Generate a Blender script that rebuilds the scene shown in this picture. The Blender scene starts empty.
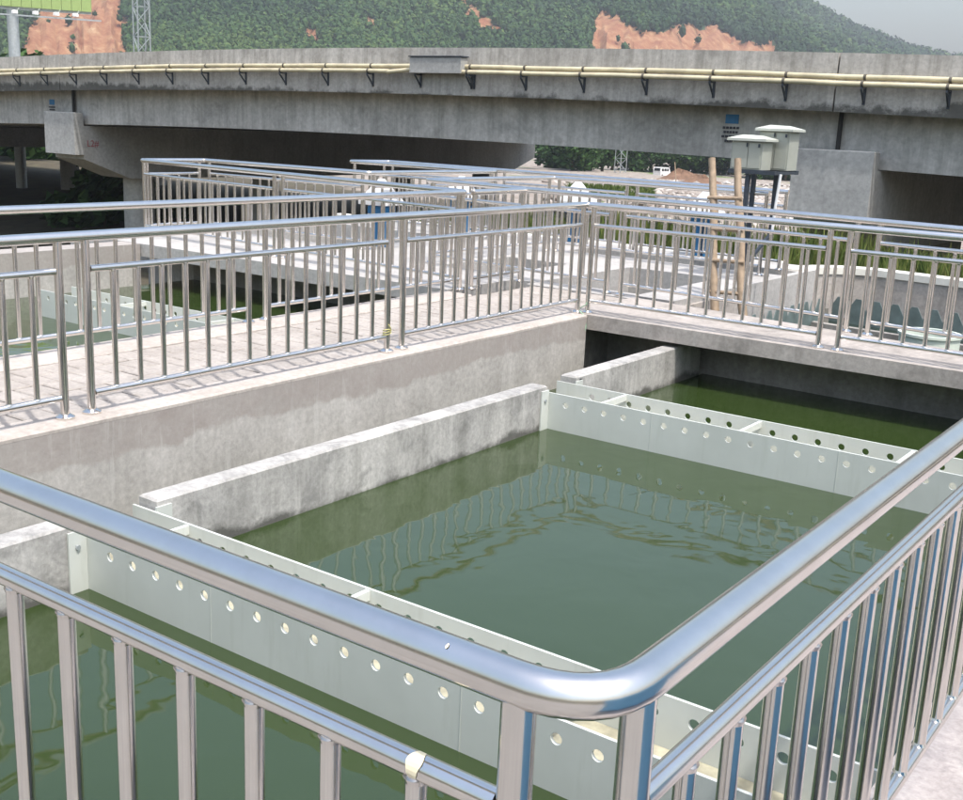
import bpy, bmesh, math, random
from mathutils import Vector, Matrix, noise
random.seed(7)
R = math.radians
scene = bpy.context.scene
COL = scene.collection

# ------------------------------------------------------------------ camera, sky, sun, exposure
CAM = Vector((5.637, -9.521, 1.774)); F_PX = 1122.4
YAW, PITCH, ROLL = R(35.5065), R(13.8462), R(2.4816)
fw = Vector((-math.sin(YAW)*math.cos(PITCH), math.cos(YAW)*math.cos(PITCH), -math.sin(PITCH)))
rt = Vector((math.cos(YAW), math.sin(YAW), 0)); up = rt.cross(fw)
rt2 = rt*math.cos(ROLL) + up*math.sin(ROLL); up2 = -rt*math.sin(ROLL) + up*math.cos(ROLL)
cd = bpy.data.cameras.new('camera'); cam = bpy.data.objects.new('camera', cd); COL.objects.link(cam)
cd.sensor_width = 36; cd.lens = 36*F_PX/963; cd.clip_start = .05; cd.clip_end = 6000
M = Matrix((rt2, up2, -fw)).transposed().to_4x4(); M.translation = CAM
cam.matrix_world = M; scene.camera = cam

SUN_TO = Vector((-.42, .18, -1)).normalized()          # the way the light travels: high, from behind and to the right
w = bpy.data.worlds.new('World'); scene.world = w; w.use_nodes = True
nt = w.node_tree; nt.nodes.clear()
sky = nt.nodes.new('ShaderNodeTexSky'); sky.sky_type = 'NISHITA'; sky.sun_disc = False
sky.sun_elevation = math.asin(-SUN_TO.z); sky.sun_rotation = math.atan2(-SUN_TO.x, -SUN_TO.y)
sky.air_density = 1.8; sky.dust_density = 6.0; sky.ozone_density = 4.0; sky.altitude = 20
bg = nt.nodes.new('ShaderNodeBackground'); bg.inputs[1].default_value = .15
ow = nt.nodes.new('ShaderNodeOutputWorld')
nt.links.new(sky.outputs[0], bg.inputs[0]); nt.links.new(bg.outputs[0], ow.inputs[0])
sl = bpy.data.lights.new('sun', 'SUN'); sl.energy = 2.3; sl.angle = R(1.5); sl.color = (1, .96, .915)
sun = bpy.data.objects.new('sun', sl); COL.objects.link(sun); sun.location = (0, 0, 60)
sun.rotation_euler = SUN_TO.to_track_quat('-Z', 'Y').to_euler()
vs = scene.view_settings; vs.view_transform = 'Standard'; vs.look = 'None'; vs.exposure = .82; vs.gamma = 1
vs.use_curve_mapping = False
scene.cycles.use_denoising = True
scene.cycles.max_bounces = 8; scene.cycles.glossy_bounces = 5; scene.cycles.volume_bounces = 0
scene.cycles.caustics_reflective = False; scene.cycles.caustics_refractive = False

# ------------------------------------------------------------------ materials
MATS = {}
def new_mat(name):
    m = bpy.data.materials.new(name); m.use_nodes = True; MATS[name] = m
    n = m.node_tree.nodes; return m, n, m.node_tree.links, n['Principled BSDF']
def tex_noise(n, l, co, scale, detail=6, rough=.55, sx=1, sy=1, sz=1, dist=0):
    mp = n.new('ShaderNodeMapping'); mp.inputs['Scale'].default_value = (sx, sy, sz); l.new(co, mp.inputs[0])
    t = n.new('ShaderNodeTexNoise'); t.inputs['Scale'].default_value = scale
    t.inputs['Detail'].default_value = detail; t.inputs['Roughness'].default_value = rough
    t.inputs['Distortion'].default_value = dist
    l.new(mp.outputs[0], t.inputs[0]); return t.outputs[0]
def ramp(n, l, src, stops):
    r = n.new('ShaderNodeValToRGB'); e = r.color_ramp.elements
    while len(e) < len(stops): e.new(.5)
    for k, (p, c) in enumerate(stops):
        e[k].position = p; e[k].color = (*c, 1) if len(c) == 3 else c
    l.new(src, r.inputs[0]); return r.outputs[0]
def g(v): return (v, v, v)
def mix(n, l, fac, a, b, mode='MIX'):
    m = n.new('ShaderNodeMix'); m.data_type = 'RGBA'; m.blend_type = mode
    for s, v in ((0, fac), (6, a), (7, b)):
        if hasattr(v, 'is_linked'): l.new(v, m.inputs[s])
        elif s == 0: m.inputs[0].default_value = v
        else: m.inputs[s].default_value = (*v, 1)
    return m.outputs[2]
def bump(n, l, b, src, strength, dist, prev=None):
    k = n.new('ShaderNodeBump'); k.inputs['Strength'].default_value = strength; k.inputs['Distance'].default_value = dist
    l.new(src, k.inputs['Height'])
    if prev is not None: l.new(prev, k.inputs['Normal'])
    return k.outputs[0]
def pos(n):
    return n.new('ShaderNodeNewGeometry').outputs['Position']

def concrete(name, dark, mid, light, stain=None, stain_amt=.5, streak=0, rough=.9, scale=1.0, band=None, drip=0, mould=None):
    m, n, l, b = new_mat(name); co = pos(n)
    a = tex_noise(n, l, co, 1.3*scale, 8, .62)
    f = tex_noise(n, l, co, 22*scale, 5, .7)
    c = ramp(n, l, a, [(.28, dark), (.5, mid), (.72, light)])
    c = mix(n, l, .55, c, ramp(n, l, f, [(.3, g(.32)), (.7, g(.68))]), 'OVERLAY')
    if stain:
        s = tex_noise(n, l, co, 3.1*scale, 9, .7, dist=.6)
        c = mix(n, l, ramp(n, l, s, [(.5, g(0)), (.68, g(stain_amt))]), c, stain)
    if streak:
        s = tex_noise(n, l, co, 2.2, 6, .65, 2.2, 2.2, .16)
        c = mix(n, l, ramp(n, l, s, [(.42, g(0)), (.72, g(streak))]), c, (dark[0]*.45, dark[1]*.45, dark[2]*.42))
    if band:                                           # old damp render along the top of a wall, ragged lower edge
        z0, wob, colr = band
        sp = n.new('ShaderNodeSeparateXYZ'); l.new(co, sp.inputs[0])
        wn = tex_noise(n, l, co, 1.6, 5, .6)
        ma = n.new('ShaderNodeMath'); ma.operation = 'MULTIPLY_ADD'; l.new(wn, ma.inputs[0]); ma.inputs[1].default_value = wob
        l.new(sp.outputs[2], ma.inputs[2])
        mr = n.new('ShaderNodeMapRange'); l.new(ma.outputs[0], mr.inputs[0])
        mr.inputs[1].default_value = z0 + wob*.5 - .012; mr.inputs[2].default_value = z0 + wob*.5 + .02
        mr.inputs[3].default_value = 0; mr.inputs[4].default_value = 1
        fm = n.new('ShaderNodeMath'); fm.operation = 'MULTIPLY'
        l.new(mr.outputs[0], fm.inputs[0]); l.new(ramp(n, l, tex_noise(n, l, co, 2.6, 7, .7), [(.25, g(.25)), (.7, g(.95))]), fm.inputs[1])
        c = mix(n, l, fm.outputs[0], c, colr)
    if drip:                                           # pale lime runs
        s = tex_noise(n, l, co, 3.4, 6, .7, 2.4, 2.4, .22, .3)
        c = mix(n, l, ramp(n, l, s, [(.58, g(0)), (.72, g(drip))]), c, (.58, .565, .54))
    if mould:                                          # black mould creeping up from the lower edge
        z0, z1 = mould; sp = n.new('ShaderNodeSeparateXYZ'); l.new(co, sp.inputs[0])
        mr = n.new('ShaderNodeMapRange'); l.new(sp.outputs[2], mr.inputs[0]); mr.inputs[1].default_value = z0; mr.inputs[2].default_value = z1; mr.inputs[3].default_value = .30; mr.inputs[4].default_value = -.12
        ad = n.new('ShaderNodeMath'); ad.operation = 'ADD'; l.new(mr.outputs[0], ad.inputs[0]); l.new(tex_noise(n, l, co, 1.5, 9, .72), ad.inputs[1])
        c = mix(n, l, ramp(n, l, ad.outputs[0], [(.62, g(0)), (.76, g(.85))]), c, (.06, .06, .052))
    l.new(c, b.inputs['Base Color']); b.inputs['Roughness'].default_value = rough
    k = bump(n, l, b, a, .25, .03); k = bump(n, l, b, f, .35, .006, k)
    l.new(k, b.inputs['Normal']); return m

def plain(name, col, rough=.5, metal=0, var=.12, scale=6, bmp=0, spec=.5):
    m, n, l, b = new_mat(name); co = pos(n)
    t = tex_noise(n, l, co, scale, 6, .6)
    d = tuple(max(0, c*(1-var)) for c in col); h = tuple(min(1, c*(1+var)) for c in col)
    l.new(ramp(n, l, t, [(.3, d), (.7, h)]), b.inputs['Base Color'])
    b.inputs['Roughness'].default_value = rough; b.inputs['Metallic'].default_value = metal
    b.inputs['Specular IOR Level'].default_value = spec
    if bmp: l.new(bump(n, l, b, t, bmp, .01), b.inputs['Normal'])
    return m

concrete('wall_conc', (.34, .325, .305), (.45, .43, .405), (.54, .52, .495), (.32, .305, .29), .35, .2, band=(-.24, .42, (.29, .255, .235)), drip=.45)
concrete('low_conc', (.28, .275, .265), (.42, .41, .395), (.57, .555, .53), (.16, .16, .155), .65, .45, scale=1.5, drip=.6, mould=(-.54, -.40))
concrete('top_conc', (.36, .325, .295), (.45, .405, .37), (.52, .475, .44), (.33, .29, .265), .35)
concrete('slab_conc', (.33, .30, .275), (.42, .38, .35), (.50, .46, .43), (.20, .185, .17), .6, .25, drip=.3)
concrete('deck_conc', (.34, .325, .31), (.42, .405, .39), (.49, .475, .46), (.33, .32, .31), .4)
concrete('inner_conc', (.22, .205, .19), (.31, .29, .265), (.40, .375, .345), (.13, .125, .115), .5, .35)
concrete('near_conc', (.25, .225, .22), (.37, .335, .325), (.45, .415, .40), (.20, .18, .185), .75, scale=2.2)
concrete('dark_conc', (.19, .18, .17), (.25, .24, .23), (.31, .30, .285), (.09, .08, .07), .5, scale=2.2)
concrete('bridge_conc', (.38, .37, .35), (.50, .485, .46), (.58, .565, .54), (.19, .185, .175), .5, .5, scale=.35)
concrete('parapet_conc', (.34, .325, .30), (.45, .43, .40), (.52, .50, .47), (.19, .18, .16), .5, .6, scale=.5)
concrete('edge_conc', (.34, .325, .305), (.44, .425, .40), (.51, .49, .465), (.19, .18, .16), .5, .5, scale=.5, mould=(2.42, 2.8))
concrete('cap_conc', (.32, .32, .315), (.40, .40, .39), (.47, .47, .46), (.22, .215, .205), .3, .2, scale=.4)
concrete('paver', (.30, .27, .245), (.38, .345, .315), (.44, .405, .375), (.25, .22, .20), .4, scale=1.6)
plain('joint_mortar', (.16, .145, .13), .95)
plain('white_coping', (.72, .70, .64), .7, var=.08)
m, n, l, b = new_mat('trough_white'); co = pos(n)
c = ramp(n, l, tex_noise(n, l, co, 2.5, 6, .6), [(.3, (.53, .555, .52)), (.7, (.60, .625, .59))])
c = mix(n, l, ramp(n, l, tex_noise(n, l, co, 5, 5, .65, 2.5, 2.5, .25), [(.55, g(0)), (.75, g(.35))]), c, (.40, .42, .36))
l.new(c, b.inputs['Base Color']); b.inputs['Roughness'].default_value = .45
plain('trough_silt', (.36, .34, .25), .8, var=.3, scale=12)
plain('weir_plate', (.13, .17, .165), .55, var=.25)
plain('tub', (.62, .68, .60), .45, var=.05)
plain('blue_paint', (.02, .16, .36), .45, var=.2)
plain('white_paint', (.78, .78, .78), .5, var=.04)
plain('cabinet', (.36, .375, .33), .45, var=.06)
plain('cabinet_lid', (.48, .50, .45), .5, var=.05)
plain('dark_steel', (.035, .045, .06), .5, var=.3)
plain('black_rubber', (.02, .02, .02), .7)
plain('bamboo', (.32, .24, .165), .6, var=.25, scale=14, bmp=.3)
plain('yellow_pipe', (.56, .50, .345), .4, var=.25, scale=2)
plain('pipe_clamp', (.10, .09, .07), .7)
plain('sticker', (.78, .70, .50), .8, var=.04)
plain('green_string', (.30, .50, .34), .8)
plain('yellow_tie', (.62, .58, .25), .7)
plain('billboard_green', (.27, .36, .13), .6, var=.06)
plain('galvanised', (.42, .45, .46), .45, .6)
plain('glass_dark', (.02, .025, .03), .1)
plain('tyre', (.02, .02, .02), .9)
plain('bark', (.10, .075, .05), .9)
plain('red_paint', (.34, .10, .11), .7)
plain('blue_mark', (.05, .19, .38), .7)
plain('dark_mark', (.06, .06, .07), .8)
plain('brown_heap', (.17, .10, .065), .95, var=.4, scale=1.2, bmp=.5)
plain('shirt_red', (.45, .08, .06), .8); plain('skin', (.40, .24, .16), .6); plain('trousers', (.04, .045, .06), .8)
plain('reflection_blue', (.26, .55, .78), .5, var=.08)

# stainless steel
m, n, l, b = new_mat('steel'); co = pos(n)
t = tex_noise(n, l, co, 9, 5, .6); t2 = tex_noise(n, l, co, 6, 2, .5)
l.new(ramp(n, l, t, [(.3, (.70, .665, .63)), (.7, (.77, .735, .70))]), b.inputs['Base Color'])
b.inputs['Metallic'].default_value = 1
l.new(ramp(n, l, t2, [(.3, g(.16)), (.75, g(.22))]), b.inputs['Roughness'])

# green murky water: opaque green body under a clear, gently rippled surface
def water_mat(name, c1, c2):
    m, n, l, b = new_mat(name); co = pos(n)
    l.new(ramp(n, l, tex_noise(n, l, co, .5, 3, .5), [(.3, c1), (.7, c2)]), b.inputs['Base Color'])
    b.inputs['Roughness'].default_value = .03; b.inputs['IOR'].default_value = 1.58
    a = tex_noise(n, l, co, 2.8, 2.2, .47, 1, 1, 1, .4)
    f = tex_noise(n, l, co, 1.1, 1, .4)
    k = bump(n, l, b, a, .33, .012); k = bump(n, l, b, f, .24, .03, k)
    l.new(k, b.inputs['Normal'])
water_mat('water_green', (.024, .042, .011), (.031, .051, .015))
water_mat('water_dark', (.018, .028, .02), (.024, .034, .025))

def foliage(name, c1, c2, c3):
    m, n, l, b = new_mat(name)
    at = n.new('ShaderNodeAttribute'); at.attribute_name = 'tint'
    l.new(ramp(n, l, at.outputs['Fac'], [(0, c1), (.5, c2), (1, c3)]), b.inputs['Base Color'])
    b.inputs['Roughness'].default_value = .75; b.inputs['Specular IOR Level'].default_value = .25
foliage('leaf', (.018, .045, .014), (.035, .085, .02), (.075, .14, .035))
foliage('hill_leaf', (.012, .036, .010), (.032, .076, .016), (.085, .13, .03))
foliage('weed', (.03, .065, .012), (.08, .115, .022), (.16, .165, .05))
foliage('stone', (.20, .17, .145), (.34, .30, .27), (.58, .55, .52))

# hill earth: red cut soil where the terrain's attribute says bare, undergrowth elsewhere
m, n, l, b = new_mat('hill_earth'); co = pos(n)
at = n.new('ShaderNodeAttribute'); at.attribute_name = 'bare'
a = tex_noise(n, l, co, .11, 9, .78); f = tex_noise(n, l, co, .03, 6, .7)
soil = ramp(n, l, a, [(.25, (.14, .052, .028)), (.43, (.25, .10, .05)), (.56, (.34, .18, .09)), (.72, (.45, .33, .20))])
green = ramp(n, l, f, [(.3, (.016, .036, .012)), (.7, (.034, .066, .02))])
ad = n.new('ShaderNodeMath'); ad.operation = 'MULTIPLY_ADD'; l.new(a, ad.inputs[0]); ad.inputs[1].default_value = .5; l.new(at.outputs['Fac'], ad.inputs[2])
l.new(mix(n, l, ramp(n, l, ad.outputs[0], [(.68, g(0)), (.76, g(1))]), green, soil), b.inputs['Base Color'])
b.inputs['Roughness'].default_value = .95
l.new(bump(n, l, b, a, .8, 2.0), b.inputs['Normal'])

# ground: pale rubble and earth with grassy patches
m, n, l, b = new_mat('ground_earth'); co = pos(n)
a = tex_noise(n, l, co, .9, 8, .7); f = tex_noise(n, l, co, .055, 4, .55)
soil = ramp(n, l, a, [(.3, (.17, .14, .115)), (.5, (.28, .24, .205)), (.72, (.42, .385, .35))])
grs = ramp(n, l, a, [(.3, (.05, .10, .02)), (.7, (.13, .20, .04))])
c = mix(n, l, ramp(n, l, f, [(.56, g(0)), (.62, g(1))]), soil, grs)
sp = n.new('ShaderNodeSeparateXYZ'); l.new(co, sp.inputs[0])      # ragged edge of the dark overgrown soil, underpass shade painted into its colour
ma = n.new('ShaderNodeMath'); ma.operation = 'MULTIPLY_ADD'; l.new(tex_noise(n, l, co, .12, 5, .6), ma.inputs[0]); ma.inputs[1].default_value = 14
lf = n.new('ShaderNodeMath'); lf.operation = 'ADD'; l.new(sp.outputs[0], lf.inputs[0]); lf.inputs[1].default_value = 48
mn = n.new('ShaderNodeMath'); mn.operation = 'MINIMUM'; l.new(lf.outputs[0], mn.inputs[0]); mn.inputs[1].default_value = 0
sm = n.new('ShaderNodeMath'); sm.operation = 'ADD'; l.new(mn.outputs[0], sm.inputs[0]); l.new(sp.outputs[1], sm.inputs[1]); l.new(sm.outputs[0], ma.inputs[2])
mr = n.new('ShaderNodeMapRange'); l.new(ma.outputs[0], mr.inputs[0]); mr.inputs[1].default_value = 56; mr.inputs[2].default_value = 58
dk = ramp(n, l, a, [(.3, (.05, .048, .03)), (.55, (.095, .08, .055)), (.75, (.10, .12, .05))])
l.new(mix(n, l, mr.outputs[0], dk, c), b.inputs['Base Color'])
b.inputs['Roughness'].default_value = .95; l.new(bump(n, l, b, a, .6, .2), b.inputs['Normal'])

# ------------------------------------------------------------------ mesh helpers
ROOTLOC = {}
class MB:
    def __init__(s): s.v = []; s.f = []; s.tint = []
    def add(s, vs, fs):
        o = len(s.v); s.v += [tuple(x) for x in vs]; s.f += [tuple(i+o for i in q) for q in fs]; return s
    def box(s, x0, y0, z0, x1, y1, z1):
        return s.add([(x0,y0,z0),(x1,y0,z0),(x1,y1,z0),(x0,y1,z0),(x0,y0,z1),(x1,y0,z1),(x1,y1,z1),(x0,y1,z1)],
                     [(0,3,2,1),(4,5,6,7),(0,1,5,4),(1,2,6,5),(2,3,7,6),(3,0,4,7)])
    def bbox(s, x0, y0, z0, x1, y1, z1, e=.01):        # box with chamfered top edges
        vs = [(x0,y0,z0),(x1,y0,z0),(x1,y1,z0),(x0,y1,z0),(x0,y0,z1-e),(x1,y0,z1-e),(x1,y1,z1-e),(x0,y1,z1-e),
              (x0+e,y0+e,z1),(x1-e,y0+e,z1),(x1-e,y1-e,z1),(x0+e,y1-e,z1)]
        return s.add(vs, [(0,3,2,1),(8,9,10,11),(0,1,5,4),(1,2,6,5),(2,3,7,6),(3,0,4,7),(4,5,9,8),(5,6,10,9),(6,7,11,10),(7,4,8,11)])
    def prism(s, poly, z0, z1):                        # plan polygon, counter-clockwise
        k = len(poly)
        return s.add([(x,y,z0) for x,y in poly]+[(x,y,z1) for x,y in poly],
                     [tuple(range(k-1,-1,-1)), tuple(range(k,2*k))]+[(i,(i+1)%k,k+(i+1)%k,k+i) for i in range(k)])
    def bar(s, a, b, r, k=10, r2=None):
        a, b = Vector(a), Vector(b); d = (b-a).normalized(); r2 = r if r2 is None else r2
        u = d.orthogonal().normalized(); w_ = d.cross(u)
        ring = lambda c, q: [c+(u*math.cos(2*math.pi*i/k)+w_*math.sin(2*math.pi*i/k))*q for i in range(k)]
        return s.add(ring(a, r)+ring(b, r2), [tuple(range(k-1,-1,-1)), tuple(range(k,2*k))]+[(i,(i+1)%k,k+(i+1)%k,k+i) for i in range(k)])
    def beam(s, a, b, wd, ht):                         # square bar
        a, b = Vector(a), Vector(b); d = (b-a).normalized()
        u = d.cross(Vector((0,0,1)));  u = u.normalized() if u.length > 1e-4 else Vector((1,0,0)); q = u.cross(d)
        o = [u*sx*wd/2+q*sy*ht/2 for sx, sy in ((-1,-1),(1,-1),(1,1),(-1,1))]
        return s.add([a+x for x in o]+[b+x for x in o], [(0,1,2,3),(7,6,5,4),(4,5,1,0),(5,6,2,1),(6,7,3,2),(7,4,0,3)])
    def sweep(s, pts, r, k=14):                        # round tube along a polyline
        pts = [Vector(p) for p in pts]; rings = []; prev = None
        for i, p in enumerate(pts):
            d = ((pts[min(i+1,len(pts)-1)]-p).normalized() + (p-pts[max(i-1,0)]).normalized()).normalized()
            u = Vector((0,0,1)) if abs(d.z) < .9 else (prev or Vector((1,0,0)))
            w_ = d.cross(u).normalized(); u = w_.cross(d); prev = u
            rr = r(i) if callable(r) else r
            rings += [p+(w_*math.cos(2*math.pi*j/k)+u*math.sin(2*math.pi*j/k))*rr for j in range(k)]
        fs = [tuple(range(k)), tuple(range(len(rings)-1, len(rings)-k-1, -1))]
        for i in range(len(pts)-1):
            for j in range(k): fs.append((i*k+j, (i+1)*k+j, (i+1)*k+(j+1)%k, i*k+(j+1)%k))
        return s.add(rings, fs)
    def loft(s, prof, xs, zf=lambda x: 0):             # closed profile of (y, z) swept along x
        k = len(prof); vs = [(x, y, z+zf(x)) for x in xs for y, z in prof]
        fs = [tuple(range(k)), tuple(range(len(vs)-1, len(vs)-k-1, -1))]
        for i in range(len(xs)-1):
            for j in range(k): fs.append((i*k+j, (i+1)*k+j, (i+1)*k+(j+1)%k, i*k+(j+1)%k))
        return s.add(vs, fs)
    def mesh(s, name, smooth=False, off=(0,0,0)):
        me = bpy.data.meshes.new(name)
        me.from_pydata([(x-off[0], y-off[1], z-off[2]) for x, y, z in s.v], [], s.f)
        if s.tint:
            at = me.attributes.new('tint', 'FLOAT', 'POINT'); at.data.foreach_set('value', s.tint)
        bm = bmesh.new(); bm.from_mesh(me); bmesh.ops.recalc_face_normals(bm, faces=bm.faces)
        bm.to_mesh(me); bm.free()
        if smooth:
            me.polygons.foreach_set('use_smooth', [True]*len(me.polygons))
            try: me.set_sharp_from_angle(angle=R(40))
            except Exception: pass
        return me
    def build(s, name, mat, parent=None, smooth=False):
        off = ROOTLOC.get(parent.name, (0,0,0)) if parent else (0,0,0)
        me = s.mesh(name, smooth, off); me.materials.append(MATS[mat])
        return link(name, me, parent)
def link(name, me, parent=None, loc=None):
    o = bpy.data.objects.new(name, me); COL.objects.link(o)
    if parent:
        o.parent = parent
        if loc is None: ROOTLOC[o.name] = ROOTLOC.get(parent.name, (0,0,0))
    if loc is not None: o.location = loc
    return o
def tag(o, label=None, cat=None, group=None, kind=None):
    for k, v in (('label', label), ('category', cat), ('group', group), ('kind', kind)):
        if v: o[k] = v
    return o
def thing(name, label, cat, loc=(0,0,0), group=None):
    o = bpy.data.objects.new(name, None); COL.objects.link(o); o.location = loc; o.empty_display_size = .2
    ROOTLOC[o.name] = tuple(loc); return tag(o, label, cat, group)

# ------------------------------------------------------------------ terrain
def gz(x, y):
    lo = max(0, min(1, (-8.5-x)/3)); n0 = -.75*(1-lo)-4.8*lo; n1 = -1.1*(1-lo)-4.8*lo; n2 = -2.9*(1-lo)-4.6*lo
    pts = [(-4000, -2.3), (4, -2.3), (6.5, n0), (10, n0), (14, n1), (20, n2), (40, -3.6), (70, -3.6), (190, -6.6), (260, -7), (5000, -7)]
    for (a, za), (c, zc_) in zip(pts, pts[1:]):
        if a <= y <= c:
            return za+(zc_-za)*(y-a)/(c-a)
    return -7
def proj_px(P):
    d = Vector(P)-CAM; z = d.dot(fw)
    return (481.5+F_PX*d.dot(rt2)/z, 400-F_PX*d.dot(up2)/z) if z > .1 else (-9e3, -9e3)

def axis(lo, hi, a, c, fine, coarse):
    out = [lo]; x = lo
    while x < hi:
        x += fine if a <= x < c else coarse
        out.append(min(x, hi))
    return out
xs = axis(-2500, 1500, -110, 60, 3.5, 70); ys = axis(-400, 2500, -12, 230, 1.5, 70)
mb = MB()
for y in ys:
    for x in xs:
        near = 16 < y < 240 and -140 < x < 90
        z = gz(x, y)
        if y > 50 and near: z += .9*noise.noise((x*.05, y*.05, 1)) + .25*noise.noise((x*.25, y*.25, 5))
        mb.v.append((x, y, z))
nx = len(xs)
mb.f = [(j*nx+i, j*nx+i+1, (j+1)*nx+i+1, (j+1)*nx+i) for j in range(len(ys)-1) for i in range(nx-1)]
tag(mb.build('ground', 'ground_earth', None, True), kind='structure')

# hill: a real height field in rings round the valley, 260 to 1200 m off
CREST = [(-400, -150), (0, -150), (400, -115), (560, -95), (700, -38), (760, -2), (800, 22), (845, 43), (880, 57), (910, 64), (940, 69), (1000, 80), (1100, 98), (1300, 125), (1500, 140)]   # skyline, as seen from the basins
def lerp(tab, x):
    if x <= tab[0][0]: return tab[0][1]
    for (a, p), (c, q) in zip(tab, tab[1:]):
        if x <= c: return p+(q-p)*(x-a)/(c-a)
    return tab[-1][1]
def inpoly(x, y, poly):
    c = False; j = len(poly)-1
    for i in range(len(poly)):
        (xi, yi), (xj, yj) = poly[i], poly[j]
        if (yi > y) != (yj > y) and x < (xj-xi)*(y-yi)/(yj-yi)+xi: c = not c
        j = i
    return c
# bare cuts, as (bearing, rise) outlines seen across the valley
CUTS = [[(15, 62), (28, 22), (60, -25), (78, -40), (118, -40), (124, 0), (127, 30), (126, 62)],
        [(588, 62), (592, 14), (604, 8), (616, 14), (626, 22), (642, 27), (660, 30), (672, 25), (690, 20), (698, 27), (716, 22), (726, 30), (738, 38), (758, 42), (776, 38), (778, 62)],
        [(458, -6), (468, -2), (482, 12), (500, 26), (514, 36), (504, 38), (484, 28), (464, 12)],
        [(358, 20), (370, 15), (376, 24), (370, 30)], [(305, 28), (318, 26), (320, 48), (310, 44)]]
def az_of(px): return YAW - math.atan((px-481.5)/(F_PX*1.02))
def hill_h(px, r):
    rc = 1450; a = az_of(px); P0 = Vector((CAM.x-math.sin(a)*rc, CAM.y+math.cos(a)*rc, 0))
    ya = proj_px(P0)[1]; yb = proj_px(P0+Vector((0, 0, 100)))[1]; top = max(0, 100*(lerp(CREST, px)-ya)/(yb-ya))
    t = max(0, min(1, (r-520)/(rc-520)))
    hh = -7 + (top+8)*(t**.85)
    if r > rc: hh = -7+(top+8)*max(0, 1-(r-rc)/1200)
    hh += t*(1-.95*t)*40*noise.noise((px*.012, r*.004, 3)) + t*(1-.85*t)*14*noise.noise((px*.05, r*.015, 8))
    return hh
def hpoint(px, r):
    a = az_of(px); h0 = hill_h(px, r)
    return Vector((CAM.x-math.sin(a)*r, CAM.y+math.cos(a)*r, h0))
mb = MB(); bare = []
PXS = [-420+i*7 for i in range(51)]+[-63+i*3 for i in range(360)]+[1020+i*8 for i in range(60)]; RS = [505+ i*10 for i in range(105)] + [1570+i*70 for i in range(14)]
for r_ in RS:
    for px in PXS:
        P = hpoint(px, r_); q = proj_px(P)
        wob = 5*noise.noise((px*.05, P.z*.05, 2))+3*noise.noise((px*.2, P.z*.12, 6))
        isb = 1. if any(inpoly(q[0]+wob*1.2, q[1]+wob*.6, c) for c in CUTS) and r_ < 1430 else 0.
        if isb:
            rough = 5*noise.noise((px*.09, r_*.02, 4)) + 2.5*noise.noise((px*.3, r_*.05, 9))
            P.z += rough - 1.5
        mb.v.append(tuple(P)); bare.append(isb)
k = len(PXS)
mb.f = [(j*k+i, j*k+i+1, (j+1)*k+i+1, (j+1)*k+i) for j in range(len(RS)-1) for i in range(k-1)]
hill = mb.build('hill', 'hill_earth', None, True); tag(hill, kind='structure')
at = hill.data.attributes.new('bare', 'FLOAT', 'POINT'); at.data.foreach_set('value', bare)

# woodland on the hill: thousands of crowns that read as one mass
def ico(sub):
    bm = bmesh.new(); bmesh.ops.create_icosphere(bm, subdivisions=sub, radius=1)
    v = [x.co.copy() for x in bm.verts]; f = [tuple(q.index for q in p.verts) for p in bm.faces]; bm.free(); return v, f
IV, IF = ico(2); IV1, IF1 = ico(1)
rnd = random.Random(3); fmb = MB(); cnt = 0
LIFT = [Vector((rnd.gauss(0,1), rnd.gauss(0,1), rnd.gauss(.25,1))).normalized() for _ in range(400)]
while cnt < 17000:
    px = rnd.uniform(-70, 1010); yt = rnd.uniform(-22, 64); lo_, hi_ = 540., 1448.
    if proj_px(hpoint(px, hi_))[1] > yt: r_ = 1452-80*rnd.random()**2
    else:
        for _ in range(11):
            md = (lo_+hi_)/2
            if proj_px(hpoint(px, md))[1] > yt: lo_ = md
            else: hi_ = md
        r_ = (lo_+hi_)/2
    P = hpoint(px, r_); q = proj_px(P)
    if r_ < 1430 and any(inpoly(q[0]+rnd.gauss(0, 2.5), q[1]-1.5+rnd.gauss(0, 1.5), c) for c in CUTS) and rnd.random() < .996: continue
    cnt += 1
    s = r_*.0027*rnd.uniform(.55, 1.7); tall = rnd.uniform(.8, 1.5); sd = rnd.random()*99
    base = rnd.uniform(.1, .6) + .75*noise.noise((P.x*.008, P.y*.008, 0))
    o = len(fmb.v); C_ = Vector((P.x, P.y, P.z+s*tall*.7))
    for v in IV1:
        d = .82*s*(1+.4*noise.noise((v.x*1.7+sd, v.y*1.7, v.z*1.7)))
        fmb.v.append((C_.x+v.x*d, C_.y+v.y*d, C_.z+v.z*d*tall)); fmb.tint.append(max(0, min(1, base-.1)))
    fmb.f += [tuple(i+o for i in q_) for q_ in IF1]
    for j in range(16):
        d = LIFT[rnd.randrange(400)]; c_ = C_+Vector((d.x, d.y, d.z*tall))*s*rnd.uniform(.75, 1.1)
        u = LIFT[rnd.randrange(400)]; v = d.cross(u); a_ = s*rnd.uniform(.22, .42); o = len(fmb.v)
        if v.length < .1: continue
        v = v.normalized(); u = (v.cross(d)*.8+d*.5)
        fmb.v += [tuple(c_-u*a_), tuple(c_+v*a_*.8), tuple(c_+u*a_), tuple(c_-v*a_*.8)]; fmb.f.append((o, o+1, o+2, o+3))
        fmb.tint += [max(0, min(1, base+rnd.gauss(.08, .2)))]*4
forest = fmb.build('woodland', 'hill_leaf'); tag(forest, 'dense green woodland covering the hillside behind the bridge', 'woodland', kind='stuff')

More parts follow.
